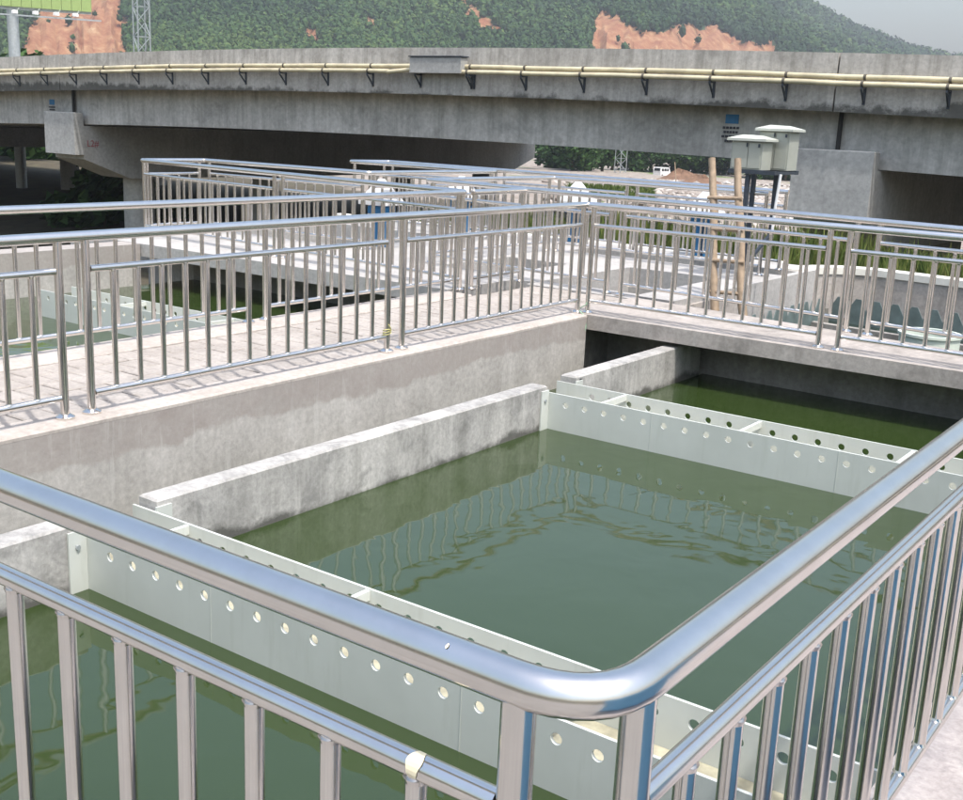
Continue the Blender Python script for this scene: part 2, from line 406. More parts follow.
# ------------------------------------------------------------------ trees and weeds
def leafy(mb, c, rad, count, size, rnd, flat=.8):
    blobs = [(Vector((rnd.gauss(0,.5)*rad, rnd.gauss(0,.5)*rad, rnd.gauss(0,.42)*rad*flat)), rad*rnd.uniform(.28,.55)) for _ in range(11)]
    for i in range(count):
        bc, br = blobs[rnd.randrange(len(blobs))]
        d = Vector((rnd.gauss(0,1), rnd.gauss(0,1), rnd.gauss(0,1))).normalized()*br*rnd.uniform(.55,1.08)
        p = Vector(c)+bc+d; u = Vector((rnd.gauss(0,1), rnd.gauss(0,1), rnd.gauss(0,.6))).normalized(); v = u.orthogonal().normalized()
        a = size*rnd.uniform(.6,1.3); o = len(mb.v); tn = max(0, min(1, rnd.gauss(.45,.22)))
        mb.v += [tuple(p-u*a), tuple(p+v*a*.6), tuple(p+u*a), tuple(p-v*a*.6)]; mb.f.append((o,o+1,o+2,o+3)); mb.tint += [tn]*4
def tree(name, label, x, y, h, rad, group, count=900, size=.3, seed=0, lift=.55):
    rnd = random.Random(seed); z = gz(x, y)-.2
    t = thing(name, label, 'tree', (x, y, z), group)
    tk = MB(); pts = [(x+.15*math.sin(i*1.3+seed)*i*.3, y+.1*i*.3*math.cos(i+seed), z+h*.68*i/5) for i in range(6)]
    tk.sweep(pts, lambda i: .05*h*.42*(1-.13*i), 8)
    for j in range(5):
        a = rnd.uniform(0, 6.28); b0 = Vector(pts[3 if j < 2 else 4]); b1 = b0+Vector((math.cos(a)*rad*.6, math.sin(a)*rad*.6, h*rnd.uniform(.1,.25)))
        tk.bar(b0, b1, .016*h*.5, 6, .008)
    tk.build('trunk', 'bark', t, True)
    cr = MB(); leafy(cr, (x, y, z+h*lift), rad, count, size, rnd, .95); cr.build('crown', 'leaf', t)
    return t
TR = [(548,223,9,4.6),(562,206,10,4.8),(578,214,10.5,5),(592,222,10,4.6),(602,240,11,5.2),(622,244,10,5),(640,252,10,4.8),(664,250,10,4.8),(682,256,11,5),(700,250,10,5),(718,256,10,4.8),(738,246,9,4.6),(758,240,9,4.4),(775,236,9,4.4)]
where = ['beside the left pier\'s far end', 'just right of the far pier end', 'between the pier end and the lattice tower', 'left of the lattice tower base', 'behind the lattice tower base', 'right of the lattice tower base',
         'left of the white van', 'directly behind the white van', 'right of the white van', 'behind the brown heap', 'above the left ladder rail', 'above the right ladder rail', 'behind the left meter cabinet', 'behind the right meter cabinet']
for i, (px, r_, h, rad) in enumerate(TR):
    h *= 1.45; rad *= 1.2
    a = az_of(px); tree('broadleaf_tree', 'bushy dark green tree under the bridge, '+where[i], CAM.x-math.sin(a)*r_, CAM.y+math.cos(a)*r_, h, rad, 'trees seen under the bridge', 3800, .52, i, .36)
SH = [(6, 66, 3.6, 2.2), (36, 70, 3.2, 2.0), (92, 62, 4.2, 2.4), (112, 66, 4.4, 2.5), (160, 70, 4, 2.4), (-16, 60, 4, 2.4), (200, 72, 4, 2.4), (250, 76, 4, 2.4)]
sw = ['at the left edge', 'between the two dark columns at left', 'left of the pale pier column', 'right behind the pale pier column', 'behind the railing corner', 'at the far left edge', 'behind the far left railing', 'behind the long railing']
for i, (px, r_, h, rad) in enumerate(SH):
    if i not in (2, 3): r_ *= 1.95; h *= 2.2; rad *= 2.3
    a = az_of(px); tree('leafy_shrub', 'shaded leafy shrub under the bridge '+sw[i], CAM.x-math.sin(a)*r_, CAM.y+math.cos(a)*r_, h, rad, 'shrubs under the bridge', 2600, .45, 40+i, .4)
SK = [(862, 1440, 10, 4.8), (884, 1445, 11, 5.2), (905, 1448, 14, 5), (913, 1447, 11, 4.4), (925, 1446, 14, 5.4), (936, 1448, 12, 5)]
for i, (px, r_, h, rad) in enumerate(SK):
    P = hpoint(px, r_); gz_ = gz
    gz = lambda x, y, z=P.z: z
    tree('skyline_tree', 'small dark tree on the hill crest, number %s from the left against the sky' % ['one','two','three','four','five','six'][i], P.x, P.y, h, rad, 'trees on the hill crest', 700, .9, 70+i)
    gz = gz_

rnd = random.Random(11); wb = MB()
for i in range(26000):
    x = rnd.uniform(-15, 9); y = 7.2+rnd.random()**1.3*8.5
    dn = noise.noise((x*.35, y*.35, 2))
    if dn < -.35: continue
    z = gz(x, y); h = rnd.uniform(.35, .95)*(1+.6*dn); a = rnd.uniform(0, 6.28); wdt = rnd.uniform(.012, .03)
    bx, by = rnd.gauss(0, .16), rnd.gauss(0, .16); dx, dy = math.cos(a)*wdt, math.sin(a)*wdt
    o = len(wb.v); wb.v += [(x-dx,y-dy,z),(x+dx,y+dy,z),(x+bx*.5+dx*.7,y+by*.5+dy*.7,z+h*.6),(x+bx,y+by,z+h),(x+bx*.5-dx*.7,y+by*.5-dy*.7,z+h*.6)]
    tn = max(0, min(1, rnd.gauss(.45,.25))); wb.tint += [tn*.5, tn*.5, tn, min(1, tn+.2), tn]; wb.f.append((o,o+1,o+2,o+3,o+4))
for i in range(5000):
    px = rnd.uniform(560, 645); r_ = rnd.uniform(84, 108); a = az_of(px); x, y = CAM.x-math.sin(a)*r_, CAM.y+math.cos(a)*r_
    z = gz(x, y)+.9*noise.noise((x*.05, y*.05, 1))-.1; h = rnd.uniform(.3, .9); a = rnd.uniform(0, 6.28); dx, dy = math.cos(a)*.12, math.sin(a)*.12; bx, by = rnd.gauss(0, .3), rnd.gauss(0, .3)
    o = len(wb.v); wb.v += [(x-dx,y-dy,z),(x+dx,y+dy,z),(x+bx,y+by,z+h)]; tn = max(0, min(1, rnd.gauss(.4,.2))); wb.tint += [tn]*3; wb.f.append((o,o+1,o+2))
tag(wb.build('weeds', 'weed'), 'tall yellow green weeds growing between the basins and the bridge', 'weeds', kind='stuff')

rb = MB(); rnd = random.Random(5)
for i in range(5200):
    px = rnd.uniform(540, 830); r_ = 55+rnd.random()**.8*120; a = az_of(px)
    x, y = CAM.x-math.sin(a)*r_, CAM.y+math.cos(a)*r_
    z = gz(x, y)+.9*noise.noise((x*.05, y*.05, 1)); s = rnd.uniform(.08, .3)*(1+1.6*(rnd.random() > .95))
    o = len(rb.v); sd = rnd.random()*50; tn = min(1, max(0, rnd.gauss(.5, .28)))
    for v in IV1:
        d = s*(1+.6*noise.noise((v.x*1.5+sd, v.y*1.5, v.z*1.5))); rb.v.append((x+v.x*d*1.3, y+v.y*d, z+v.z*d*.7)); rb.tint.append(tn)
    rb.f += [tuple(i_+o for i_ in q) for q in IF1]
tag(rb.build('rubble', 'stone'), 'pale scattered rubble on the open ground beyond the bridge', 'rubble', kind='stuff')

# ------------------------------------------------------------------ road bridge
BY = 16.49
def zc(x):
    u = (x+17)/17
    return .12-.23*u*u if abs(u) < 1 else .12-.23*(2*abs(u)-1)
def stations(a, c, st=2.5):
    k = max(1, int(round((c-a)/st))); return [a+(c-a)*i/k for i in range(k+1)]
bridge = thing('road_bridge', 'long grey concrete road bridge crossing behind the basins', 'bridge', (-17, BY, -2.4))
JOINTS = [-92.2, -62.5, -32.95, -3.45, 26]
PIERX = [-62.6, -33.2, -3.35]
for a, c in zip(JOINTS, JOINTS[1:]):
    st = stations(a+.02, c-.02)
    MB().loft([(BY, 2.98), (BY+.03, 3.68), (BY+.29, 3.68), (BY+.36, 2.98)], st, zc).build('parapet', 'parapet_conc', bridge)
    MB().loft([(BY-.03, 2.39), (BY-.03, 2.975), (BY+.42, 2.975), (BY+.42, 2.55), (BY+.12, 2.39)], st, zc).build('edge_beam', 'edge_conc', bridge)
    MB().loft([(BY+.425, 2.56), (BY+.425, 2.8), (BY+13.6, 2.8), (BY+13.6, 2.56)], st, zc).build('deck_slab', 'bridge_conc', bridge)
    MB().loft([(BY+13.602, 2.50), (BY+13.602, 2.9), (BY+31.2, 2.9), (BY+31.2, 2.50)], st, zc).build('deck_slab', 'bridge_conc', bridge)
    st = stations(a+.05, c-.05)
    for k in range(6):
        y = BY+.62+k*2.45
        MB().loft([(y, 1.17), (y-.02, 2.555), (y+.75, 2.555), (y+.73, 1.17)], st, zc).build('girder', 'bridge_conc', bridge)
    for k in range(7):
        y = BY+15.3+k*2.45
        MB().loft([(y, 1.17), (y-.02, 2.495), (y+.75, 2.495), (y+.73, 1.17)], st, zc).build('girder', 'bridge_conc', bridge)
for px in PIERX:
    b_ = zc(px)
    hw = .93
    # cap beam: a long beam under the girders with a tapering nose and an upstand block at its near end
    cap = MB(); Y0 = BY+.02; Y1 = BY+31.5
    prof = [(Y0+.42, 1.15+b_-.02), (Y1, 1.15+b_-.02), (Y1, -.1), (Y1-2.6, -.95), (Y0+2.5, -.95), (Y0+.42, -.2)]
    k = len(prof)
    cap.add([(px-hw, y, z) for y, z in prof]+[(px+hw, y, z) for y, z in prof], [tuple(range(k)), tuple(range(2*k-1, k-1, -1))]+[(i, k+i, k+(i+1)%k, (i+1)%k) for i in range(k)])
    co_ = cap.build('pier_cap', 'cap_conc', bridge)
    MB().bbox(px-hw-.012, Y0, -.03, px+hw+.012, Y0+.415, 1.52, .02).build('end_block', 'cap_conc', co_)
    for cy in (BY+3.6, BY+10.6, BY+20.4, BY+27.6):
        MB().bar((px, cy, -6.2), (px, cy, -.945), .62, 24).build('column', 'cap_conc', bridge, True)
# red mark on the left cap, blue marks on the girder
def text_mesh(txt, size, ext=.002):
    cu = bpy.data.curves.new('lettering', 'FONT'); cu.body = txt; cu.size = size; cu.extrude = ext
    o = bpy.data.objects.new('lettering', cu); COL.objects.link(o)
    me = bpy.data.meshes.new_from_object(o.evaluated_get(bpy.context.evaluated_depsgraph_get()))
    bpy.data.objects.remove(o); return me
def off_b(p): return tuple(a-c for a, c in zip(p, ROOTLOC['road_bridge']))
me = text_mesh('L2#', .34); me.materials.append(MATS['red_paint'])
o = link('painted_code', me, bridge, off_b((-33.2+.945, BY+.55, .28))); o.rotation_euler = (R(90), 0, R(90)); o['label'] = 'red painted code on the pier cap side'
for mx, mz, sc_ in ((-6.15, 2.10+zc(-6), 1.0), (-34.45, 1.86, .9)):
    fy = BY+.62-.035
    MB().box(mx-.17*sc_, fy, mz-.10*sc_, mx+.17*sc_, fy+.03, mz+.12*sc_).build('painted_mark', 'blue_mark', bridge)
    for j in range(4):
        ln = [.30, .26, .32, .2][j]*sc_; zz = mz-.20*sc_-.105*j*sc_
        for i in range(5):
            xx = mx-ln*.75+ln*1.5*i/5
            MB().box(xx, fy, zz-.028*sc_, xx+ln*.2, fy+.03, zz+.028*sc_).build('painted_character', 'dark_mark', bridge)
# dark bar drawing the line of the girder gap at the expansion joints
for px in (-3.42, -32.92):
    MB().bar((px, BY+.5, 1.53), (px, BY+.5, 2.42), .055, 8).build('joint_gap_line', 'black_rubber', bridge)
# triangular brackets carrying the pipes
k = 0; bx = -92
xb = []; x = -.95
while x > -60: xb.append(x); x -= 1.82
br_me = MB(); br_me.beam((0, 0, 0), (0, -.30, 0), .035, .035); br_me.beam((0, -.29, -.02), (0, -.01, -.32), .035, .035); br_me.beam((0, -.012, .03), (0, -.012, -.36), .06, .025)
br_me = br_me.mesh('pipe_bracket'); br_me.materials.append(MATS['dark_steel'])
for x in xb+[-13.6]:
    link('pipe_bracket', br_me, bridge, off_b((x, BY-.035, 2.93+zc(x))))
# two yellow pipes with couplings
def pipe_run(label, y, z, gap):
    t = thing('yellow_pipe', label, 'pipe', (-17, y, z), 'yellow pipes along the bridge')
    for a, c in ((-92, -16.55+gap), (-13.95, 26)):
        st = stations(a, c, 1.2)
        MB().sweep([(x, y+.012*noise.noise((x*.4, z, 1)), z+zc(x)+.022*noise.noise((x*.5, y*9, 4))) for x in st], .062, 10).build('pipe', 'yellow_pipe', t, True)
    if gap < .5: MB().sweep([(-16.6+gap, y, z-.03+zc(-16)), (-15.7, y+.02, z+.05+zc(-16))], .062, 10).build('pipe', 'yellow_pipe', t, True)
    for x in [q for q in xb if not -16.6 < q < -13.9][::1]:
        MB().bar((x-.03, y, z+zc(x)), (x+.03, y, z+zc(x)), .074, 10).build('clamp', 'pipe_clamp', t, True)
    return t
pipe_run('upper yellow pipe fixed along the bridge parapet', BY-.12, 3.16, .9)
pipe_run('lower yellow pipe on brackets along the bridge parapet', BY-.26, 3.01, 0)
t = thing('junction_box', 'pale grey joint cover box over the bridge pipes', 'box', (-14.75, BY-.2, 3.0))
MB().bbox(-15.68, BY-.36, 2.97+zc(-15), -13.86, BY-.04, 3.40+zc(-15), .02).build('cover', 'cap_conc', t)
MB().box(-15.72, BY-.39, 3.402+zc(-15), -13.82, BY-.04, 3.43+zc(-15)).build('lid', 'dark_steel', t)

# ------------------------------------------------------------------ far things
def bearing(px, r_): a = az_of(px); return CAM.x-math.sin(a)*r_, CAM.y+math.cos(a)*r_
# billboard back
x, y = bearing(9.5, 84); z0 = gz(x, y)
t = thing('billboard', 'large green billboard on a single grey post above the bridge', 'billboard', (x, y, z0))
MB().bar((x, y, z0), (x, y, 9.6), .36, 20).build('post', 'galvanised', t, True)
dirx = Vector((math.cos(YAW+.12), math.sin(YAW+.12), 0)); nb = Vector((-dirx.y, dirx.x, 0)); c0 = Vector((x, y, 0))-nb*.6
def bb(u, wv, z): return c0+dirx*u+nb*wv+Vector((0, 0, z))
for i in range(24):
    u0 = -10+i*.633; mb = MB()
    mb.add([bb(u0+.015, 0, 7.9-.02*u0), bb(u0+.62, 0, 7.9-.02*(u0+.62)), bb(u0+.62, 0, 13.5), bb(u0+.015, 0, 13.5), bb(u0+.015, .12, 7.9-.02*u0), bb(u0+.62, .12, 7.9-.02*(u0+.62)), bb(u0+.62, .12, 13.5), bb(u0+.015, .12, 13.5)],
           [(0,1,2,3),(7,6,5,4),(0,4,5,1),(1,5,6,2),(2,6,7,3),(3,7,4,0)])
    mb.build('panel', 'billboard_green', t)
MB().beam(bb(-10, .3, 7.95), bb(5.1, .3, 7.75), .12, .18).build('frame_beam', 'galvanised', t)
MB().beam(bb(-10, -1.0, 7.5), bb(6.0, -1.0, 7.2), .09, .09).build('lamp_rail', 'galvanised', t)
for u in (-1.5, .6, 1.9, 3.2, 4.4):
    MB().beam(bb(u, .1, 7.85), bb(u, -1.0, 7.4), .06, .06).build('lamp_arm', 'galvanised', t)
    MB().bbox(*[f(q) for f, q in ((lambda q: q, (bb(u, -1.0, 0).x-.15)),)], bb(u, -1.0, 0).y-.15, 7.4, bb(u, -1.0, 0).x+.13, bb(u, -1.0, 0).y+.13, 7.6, .05).build('flood_lamp', 'white_paint', t)
# lattice towers
def lattice(label, px, r_, wd, hgt, taper, seed, cross):
    x, y = bearing(px, r_); z0 = gz(x, y)-.3; t = thing('lattice_tower', label, 'tower', (x, y, z0), 'lattice towers')
    def corner(i, z):
        s = wd*(1-taper*(z/hgt))/2; a = .5+i*math.pi/2; return Vector((x+s*1.41*math.cos(a), y+s*1.41*math.sin(a), z0+z))
    for i in range(4): MB().beam(corner(i, 0), corner(i, hgt), .11, .11).build('leg', 'galvanised', t)
    step = wd*cross; k = int(hgt/step)
    for i in range(4):
        for j in range(k):
            a, c = (i, (i+1)%4) if (j+i) % 2 else ((i+1)%4, i)
            MB().beam(corner(a, j*step), corner(c, (j+1)*step), .06, .06).build('brace', 'galvanised', t)
            if j % 2: MB().beam(corner(i, j*step), corner((i+1)%4, j*step), .05, .05).build('cross_bar', 'galvanised', t)
lattice('tall thin lattice tower rising above the bridge at left', 135, 118, 1.25, 24, .1, 0, 1.1)
lattice('lattice tower base seen under the bridge beside the trees', 610, 205, 1.5, 16, .2, 1, .7)
# white van
x, y = bearing(652, 216); z0 = gz(x, y)+.9*noise.noise((x*.05, y*.05, 1))+.25*noise.noise((x*.25, y*.25, 5))
van = thing('white_van', 'small white van parked by the trees beyond the rubble', 'van', (x, y, z0))
mb = MB(); prof = [(-1.9, .35), (1.75, .35), (1.95, .8), (1.55, 1.15), (1.15, 1.85), (-1.75, 1.92), (-1.95, 1.2)]
k = len(prof); ax = Vector((math.cos(YAW+.9), math.sin(YAW+.9), 0)); sd = Vector((-ax.y, ax.x, 0))
def vp(a, s, z): return Vector((x, y, z0+z))+ax*a+sd*s
mb.add([vp(a, -.8, z) for a, z in prof]+[vp(a, .8, z) for a, z in prof], [tuple(range(k)), tuple(range(2*k-1, k-1, -1))]+[(i, k+i, k+(i+1)%k, (i+1)%k) for i in range(k)])
mb.build('body', 'white_paint', van)
for s in (-1, 1):
    for a0, a1 in ((-1.6, -.75), (-.65, .2), (.3, 1.05)):
        mb = MB(); mb.add([vp(a0, s*.81, 1.2), vp(a1, s*.81, 1.2), vp(a1-.08, s*.81, 1.68), vp(a0, s*.81, 1.68), vp(a0, s*.78, 1.2), vp(a1, s*.78, 1.2), vp(a1-.08, s*.78, 1.68), vp(a0, s*.78, 1.68)], [(0,1,2,3),(7,6,5,4),(0,4,5,1),(1,5,6,2),(2,6,7,3),(3,7,4,0)]); mb.build('window', 'glass_dark', van)
    for a0 in (-1.3, 1.25): MB().bar(vp(a0, s*.66, .32), vp(a0, s*.83, .32), .32, 14).build('wheel', 'tyre', van, True)
mb = MB(); mb.add([vp(1.53, -.68, 1.22), vp(1.53, .68, 1.22), vp(1.2, .62, 1.78), vp(1.2, -.62, 1.78), vp(1.58, -.68, 1.24), vp(1.58, .68, 1.24), vp(1.25, .62, 1.8), vp(1.25, -.62, 1.8)], [(0,1,2,3),(7,6,5,4),(0,4,5,1),(1,5,6,2),(2,6,7,3),(3,7,4,0)]); mb.build('windscreen', 'glass_dark', van)
mb = MB(); mb.add([vp(-1.99, -.65, 1.25), vp(-1.99, .65, 1.25), vp(-1.86, .6, 1.75), vp(-1.86, -.6, 1.75), vp(-1.92, -.65, 1.25), vp(-1.92, .65, 1.25), vp(-1.79, .6, 1.75), vp(-1.79, -.6, 1.75)], [(0,1,2,3),(7,6,5,4),(0,4,5,1),(1,5,6,2),(2,6,7,3),(3,7,4,0)]); mb.build('rear_window', 'glass_dark', van)
# brown spoil heaps and a stake
def heap(label, px, r_, rx, h, seed):
    x, y = bearing(px, r_); z0 = gz(x, y)-.3; mb = MB(); rnd = random.Random(seed); n_ = 26
    mb.v.append((x, y, z0+h))
    for j in range(1, 8):
        for i in range(n_):
            a = 2*math.pi*i/n_; q = j/7; hh = h*(1-q)**1.1*(1+.5*noise.noise((math.cos(a)*2+seed, math.sin(a)*2, q*3)))+.25*noise.noise((a*3, q*6, seed))*(1-q)
            mb.v.append((x+rx*q*math.cos(a)*rt.x-rx*.6*q*math.sin(a)*rt.y, y+rx*q*math.cos(a)*rt.y+rx*.6*q*math.sin(a)*rt.x, z0+hh))
    for i in range(n_): mb.f.append((0, 1+i, 1+(i+1)%n_))
    for j in range(6):
        for i in range(n_): mb.f.append((1+j*n_+i, 1+(j+1)*n_+i, 1+(j+1)*n_+(i+1)%n_, 1+j*n_+(i+1)%n_))
    tag(mb.build('spoil_heap', 'brown_heap', None, True), label, 'heap', 'spoil heaps')
heap('low brown spoil heap in front of the white van', 672, 180, 5.5, 2.1, 1)
heap('long brown spoil heap right of the wooden stake', 690, 165, 5.0, 1.6, 4)
x, y = bearing(667, 160); z0 = gz(x, y)-.3
tag(MB().bar((x, y, z0), (x-.5, y, z0+3.2), .09, 8, .07).build('wooden_stake', 'bamboo'), 'thin leaning wooden stake standing in front of the spoil heap', 'stake')

# ------------------------------------------------------------------ basins: concrete
ZW = -.538
EW, ES, ZS = .137, -.0914, -.143
# long wall under the railing, its top a pale kerb
t = thing('basin_wall', 'long stained concrete basin wall below the tiled walkway', 'wall', (0, -4, -2.4))
MB().box(-.16, -12.5, -2.4, EW, -.10, -.031).build('wall_face', 'wall_conc', t)
kb = MB().bbox(-.13, -12.5, -.0305, EW+.001, -.095, .0, .012).build('kerb', 'top_conc', t)
t = thing('basin_wall', 'far basin wall along the left edge of the tiled walkway', 'wall', (-1.6, -4, -2.4))
MB().box(-1.74, -12.5, -2.4, -1.5, .05, -.06).build('wall_face', 'inner_conc', t)
MB().bbox(-1.76, -12.5, -.058, -1.37, .05, 0, .01).build('kerb', 'top_conc', t)
# tiled walkway
wk = MB().box(-1.495, -12.5, -2.4, -.165, 1.25, -.045).build('walkway', 'joint_mortar'); tag(wk, kind='structure')
rnd = random.Random(2); TX, TY = .2475, .205
pm = [MB().bbox(-TX/2+.004, -TY/2+.005+.002*k, -.05, TX/2-.004, TY/2-.004, 0, .007).mesh('paver') for k in range(3)]
for me in pm: me.materials.append(MATS['paver'])
for i in range(5):
    yy = -8.6+rnd.random()*TY
    while yy < 1.15:
        o = link('paver', pm[rnd.randrange(3)], wk, (-1.37+TX*(i+.5), yy+TY/2, -.014+rnd.uniform(-.004, .003)))
        o.rotation_euler = (rnd.gauss(0, .012), rnd.gauss(0, .008), rnd.gauss(0, .006)); yy += TY
# cross slab over the far end of the basin
far_edge = lambda x: 1.32-.13*(x-0)
sl_ = MB().prism([(-.128, ES), (6.6, ES), (6.6, far_edge(6.6)), (-.128, far_edge(-.13))], ZS, 0).build('footbridge_slab', 'slab_conc'); tag(sl_, kind='structure')
# walls below the slab
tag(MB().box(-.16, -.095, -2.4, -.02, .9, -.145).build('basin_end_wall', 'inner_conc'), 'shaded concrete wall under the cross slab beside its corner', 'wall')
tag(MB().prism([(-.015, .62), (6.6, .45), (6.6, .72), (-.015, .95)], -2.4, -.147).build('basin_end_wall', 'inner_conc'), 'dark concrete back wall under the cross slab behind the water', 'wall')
# near walkway where the rail stands (right) and in front
tag(MB().prism([(4.93, -8.28), (4.93, ES-.004), (9.5, ES-.004), (9.5, -8.28)][::-1], -2.4, 0).build('walkway', 'near_conc'), kind='structure')
tag(MB().box(-.1, -14, -2.4, 9.5, -8.285, -.001).build('walkway', 'dark_conc'), kind='structure')  # unseen front walkway, coloured dark so the rails mirror a darker floor
# low channel wall in three lengths between the troughs
XL0, XL1, ZL = .95, 1.095, -.19
Y1, Y2, Y3, Y4 = -1.868, -2.261, -6.028, -6.432
t = thing('channel_wall', 'low mottled concrete channel wall standing in the green water', 'wall', (1.02, -4, -2.4))
for a, c in ((-8.28, Y4-.02), (Y3+.02, Y2-.02), (Y1+.02, .5)):
    MB().bbox(XL0, a, -2.4, XL1, c, ZL, .012).build('wall_section', 'low_conc', t)
MB().bar((1.1, Y1+.09, -.235), (1.06, Y1+.09, -.235), .022, 12).build('bolt_hole', 'black_rubber', t)
# waters
def water(x0, y0, x1, y1, z, mat='water_green'):
    tag(MB().add([(x0,y0,z),(x1,y0,z),(x1,y1,z),(x0,y1,z)], [(0,1,2,3)]).build('water', mat), kind='structure')
water(1.095, -8.28, 4.93, .6, ZW)
water(.134, -8.28, .95, .6, ZW-.12)

# overflow troughs with a row of round holes in each side plate
def holed_plate(x0, x1, y, z0, z1, zh, pitch, xh0, r, th, flip):
    mb = MB(); K = 16
    xs_ = []; x = xh0
    while x < x1-pitch*.6: xs_.append(x); x += pitch
    hz = .045
    def face(yy):
        def quad(a, c, zz0, zz1): mb.add([(a,yy,zz0),(c,yy,zz0),(c,yy,zz1),(a,yy,zz1)], [(0,1,2,3)])
        quad(x0, x1, z0, zh-hz); quad(x0, x1, zh+hz, z1)
        cur = x0
        for xh in xs_:
            a, c = xh-hz, xh+hz
            quad(cur, a, zh-hz, zh+hz); cur = c
            circ = [(xh+r*math.cos(2*math.pi*i/K+math.pi/4), yy, zh+r*math.sin(2*math.pi*i/K+math.pi/4)) for i in range(K)]
            sq = []
            for i in range(K):
                q, f = divmod(i, K//4); f /= K/4
                cs = [(c, zh+hz), (a, zh+hz), (a, zh-hz), (c, zh-hz)]
                p, n_ = cs[q], cs[(q+1)%4]; sq.append((p[0]+(n_[0]-p[0])*f, yy, p[1]+(n_[1]-p[1])*f))
            mb.add(circ+sq, [(i, (i+1)%K, K+(i+1)%K, K+i) for i in range(K)])
        quad(cur, x1, zh-hz, zh+hz)
    face(y-th/2); face(y+th/2)
    for xh in xs_:
        ring = lambda yy: [(xh+r*math.cos(2*math.pi*i/K), yy, zh+r*math.sin(2*math.pi*i/K)) for i in range(K)]
        mb.add(ring(y-th/2)+ring(y+th/2), [(i, (i+1)%K, K+(i+1)%K, K+i) for i in range(K)])
    for (a, c, p, q) in ((x0, x1, z1, z1), (x0, x1, z0, z0)):
        mb.add([(a,y-th/2,p),(c,y-th/2,p),(c,y+th/2,p),(a,y+th/2,p)], [(0,1,2,3)])
    for a in (x0, x1): mb.add([(a,y-th/2,z0),(a,y+th/2,z0),(a,y+th/2,z1),(a,y-th/2,z1)], [(0,1,2,3)])
    return mb
def trough(label, x0, x1, ya, yb, braces, xh0, zt=-.245, brk=True):
    t = thing('overflow_trough', label, 'trough', ((x0+x1)/2, (ya+yb)/2, -.75), 'pale green overflow troughs')
    th = .014
    holed_plate(x0, x1, ya, -.75, zt, zt-.078, .169, xh0, .024, th, 0).build('side_plate', 'trough_white', t)
    holed_plate(x0, x1, yb, -.75, zt, zt-.078, .169, xh0, .024, th, 1).build('side_plate', 'trough_white', t)
    MB().box(x0, ya+th/2+.001, -.47, x1, yb-th/2-.001, -.455).build('bottom_plate', 'trough_silt', t)
    for xb_ in braces: MB().box(xb_-.013, ya+th/2+.001, zt-.05, xb_+.013, yb-th/2-.001, zt-.004).build('cross_brace', 'trough_white', t)
    for xj in [x0+(x1-x0)*q for q in (.27, .62)]:
        MB().box(xj-.002, ya-th/2-.002, -.75, xj+.002, ya-th/2-.0005, zt-.002).build('weld_seam', 'trough_white', t)
    if brk:
        for yy, s in ((ya, -1), (yb, 1)):
            e = yy+s*(th/2+.001)
            bk = MB().box(XL1+.002, min(e, e+s*.10), -.62, XL1+.014, max(e, e+s*.10), zt+.02).build('end_bracket', 'trough_white', t)
            MB().bar((XL1+.013, yy+s*.06, zt-.06), (XL1+.024, yy+s*.06, zt-.06), .013, 8).build('bolt', 'galvanised', bk, True)
    return t
trough('near pale green trough with round holes, closest to the camera', .93, 4.92, Y4, Y3, (1.37, 2.58, 3.75), 1.29)
trough('far pale green trough with round holes before the cross slab', .93, 4.92, Y2, Y1, (1.57, 2.69, 3.78), 1.265)
trough('pale green trough half hidden behind the tiled walkway railings', -5.75, -1.78, -2.22, -1.82, (-4.4, -3.0), -5.6, -.26, False)

# decks beyond: slabs with rectangular wells
def deck(name, x0, y0, x1, y1, holes, z0, z1, mat, label=None):
    xs_ = sorted({x0, x1, *[h[0] for h in holes], *[h[2] for h in holes]}); ys_ = sorted({y0, y1, *[h[1] for h in holes], *[h[3] for h in holes]})
    bm = bmesh.new(); V = {}
    def vert(x, y, z):
        k_ = (round(x,4), round(y,4), z)
        if k_ not in V: V[k_] = bm.verts.new((x, y, z))
        return V[k_]
    solid = lambda i, j: 0 <= i < len(xs_)-1 and 0 <= j < len(ys_)-1 and not any(h[0] <= (xs_[i]+xs_[i+1])/2 <= h[2] and h[1] <= (ys_[j]+ys_[j+1])/2 <= h[3] for h in holes)
    for i in range(len(xs_)-1):
        for j in range(len(ys_)-1):
            if not solid(i, j): continue
            a, c, d, e = xs_[i], xs_[i+1], ys_[j], ys_[j+1]
            bm.faces.new([vert(a,d,z1), vert(c,d,z1), vert(c,e,z1), vert(a,e,z1)]); bm.faces.new([vert(a,e,z0), vert(c,e,z0), vert(c,d,z0), vert(a,d,z0)])
            for (ii, jj, p, q) in ((i-1,j,(a,e),(a,d)), (i+1,j,(c,d),(c,e)), (i,j-1,(a,d),(c,d)), (i,j+1,(c,e),(a,e))):
                if not solid(ii, jj): bm.faces.new([vert(*p,z0), vert(*q,z0), vert(*q,z1), vert(*p,z1)])
    me = bpy.data.meshes.new(name); bm.to_mesh(me); bm.free(); me.materials.append(MATS[mat]); return link(name, me)
# slab carrying the crossing path left of the walkway (open below, towards the left basin)
tag(deck('footbridge_slab', -8.6, .12, -1.765, 1.45, [], -.17, 0, 'deck_conc'), kind='structure')
tag(deck('basin_deck', -8.6, 1.46, .30, 6.15, [(-7.9, 2.3, -5.22, 4.78), (-3.15, 1.75, -2.2, 3.3), (-1.5, 1.62, -.2, 3.75), (-3.1, 4.75, .2, 5.35)], -1.9, -.003, 'deck_conc'), kind='structure')
tag(deck('basin_deck', -1.495, 1.26, -.13, 1.455, [], -1.9, -.006, 'deck_conc'), kind='structure')
water(-8.5, 2, .25, 6, -.62, 'water_dark')
tag(MB().box(-9.2, 6.16, -1.9, -.35, 6.42, .0).build('coping_wall', 'white_coping'), 'white topped boundary wall behind the far wells', 'wall')
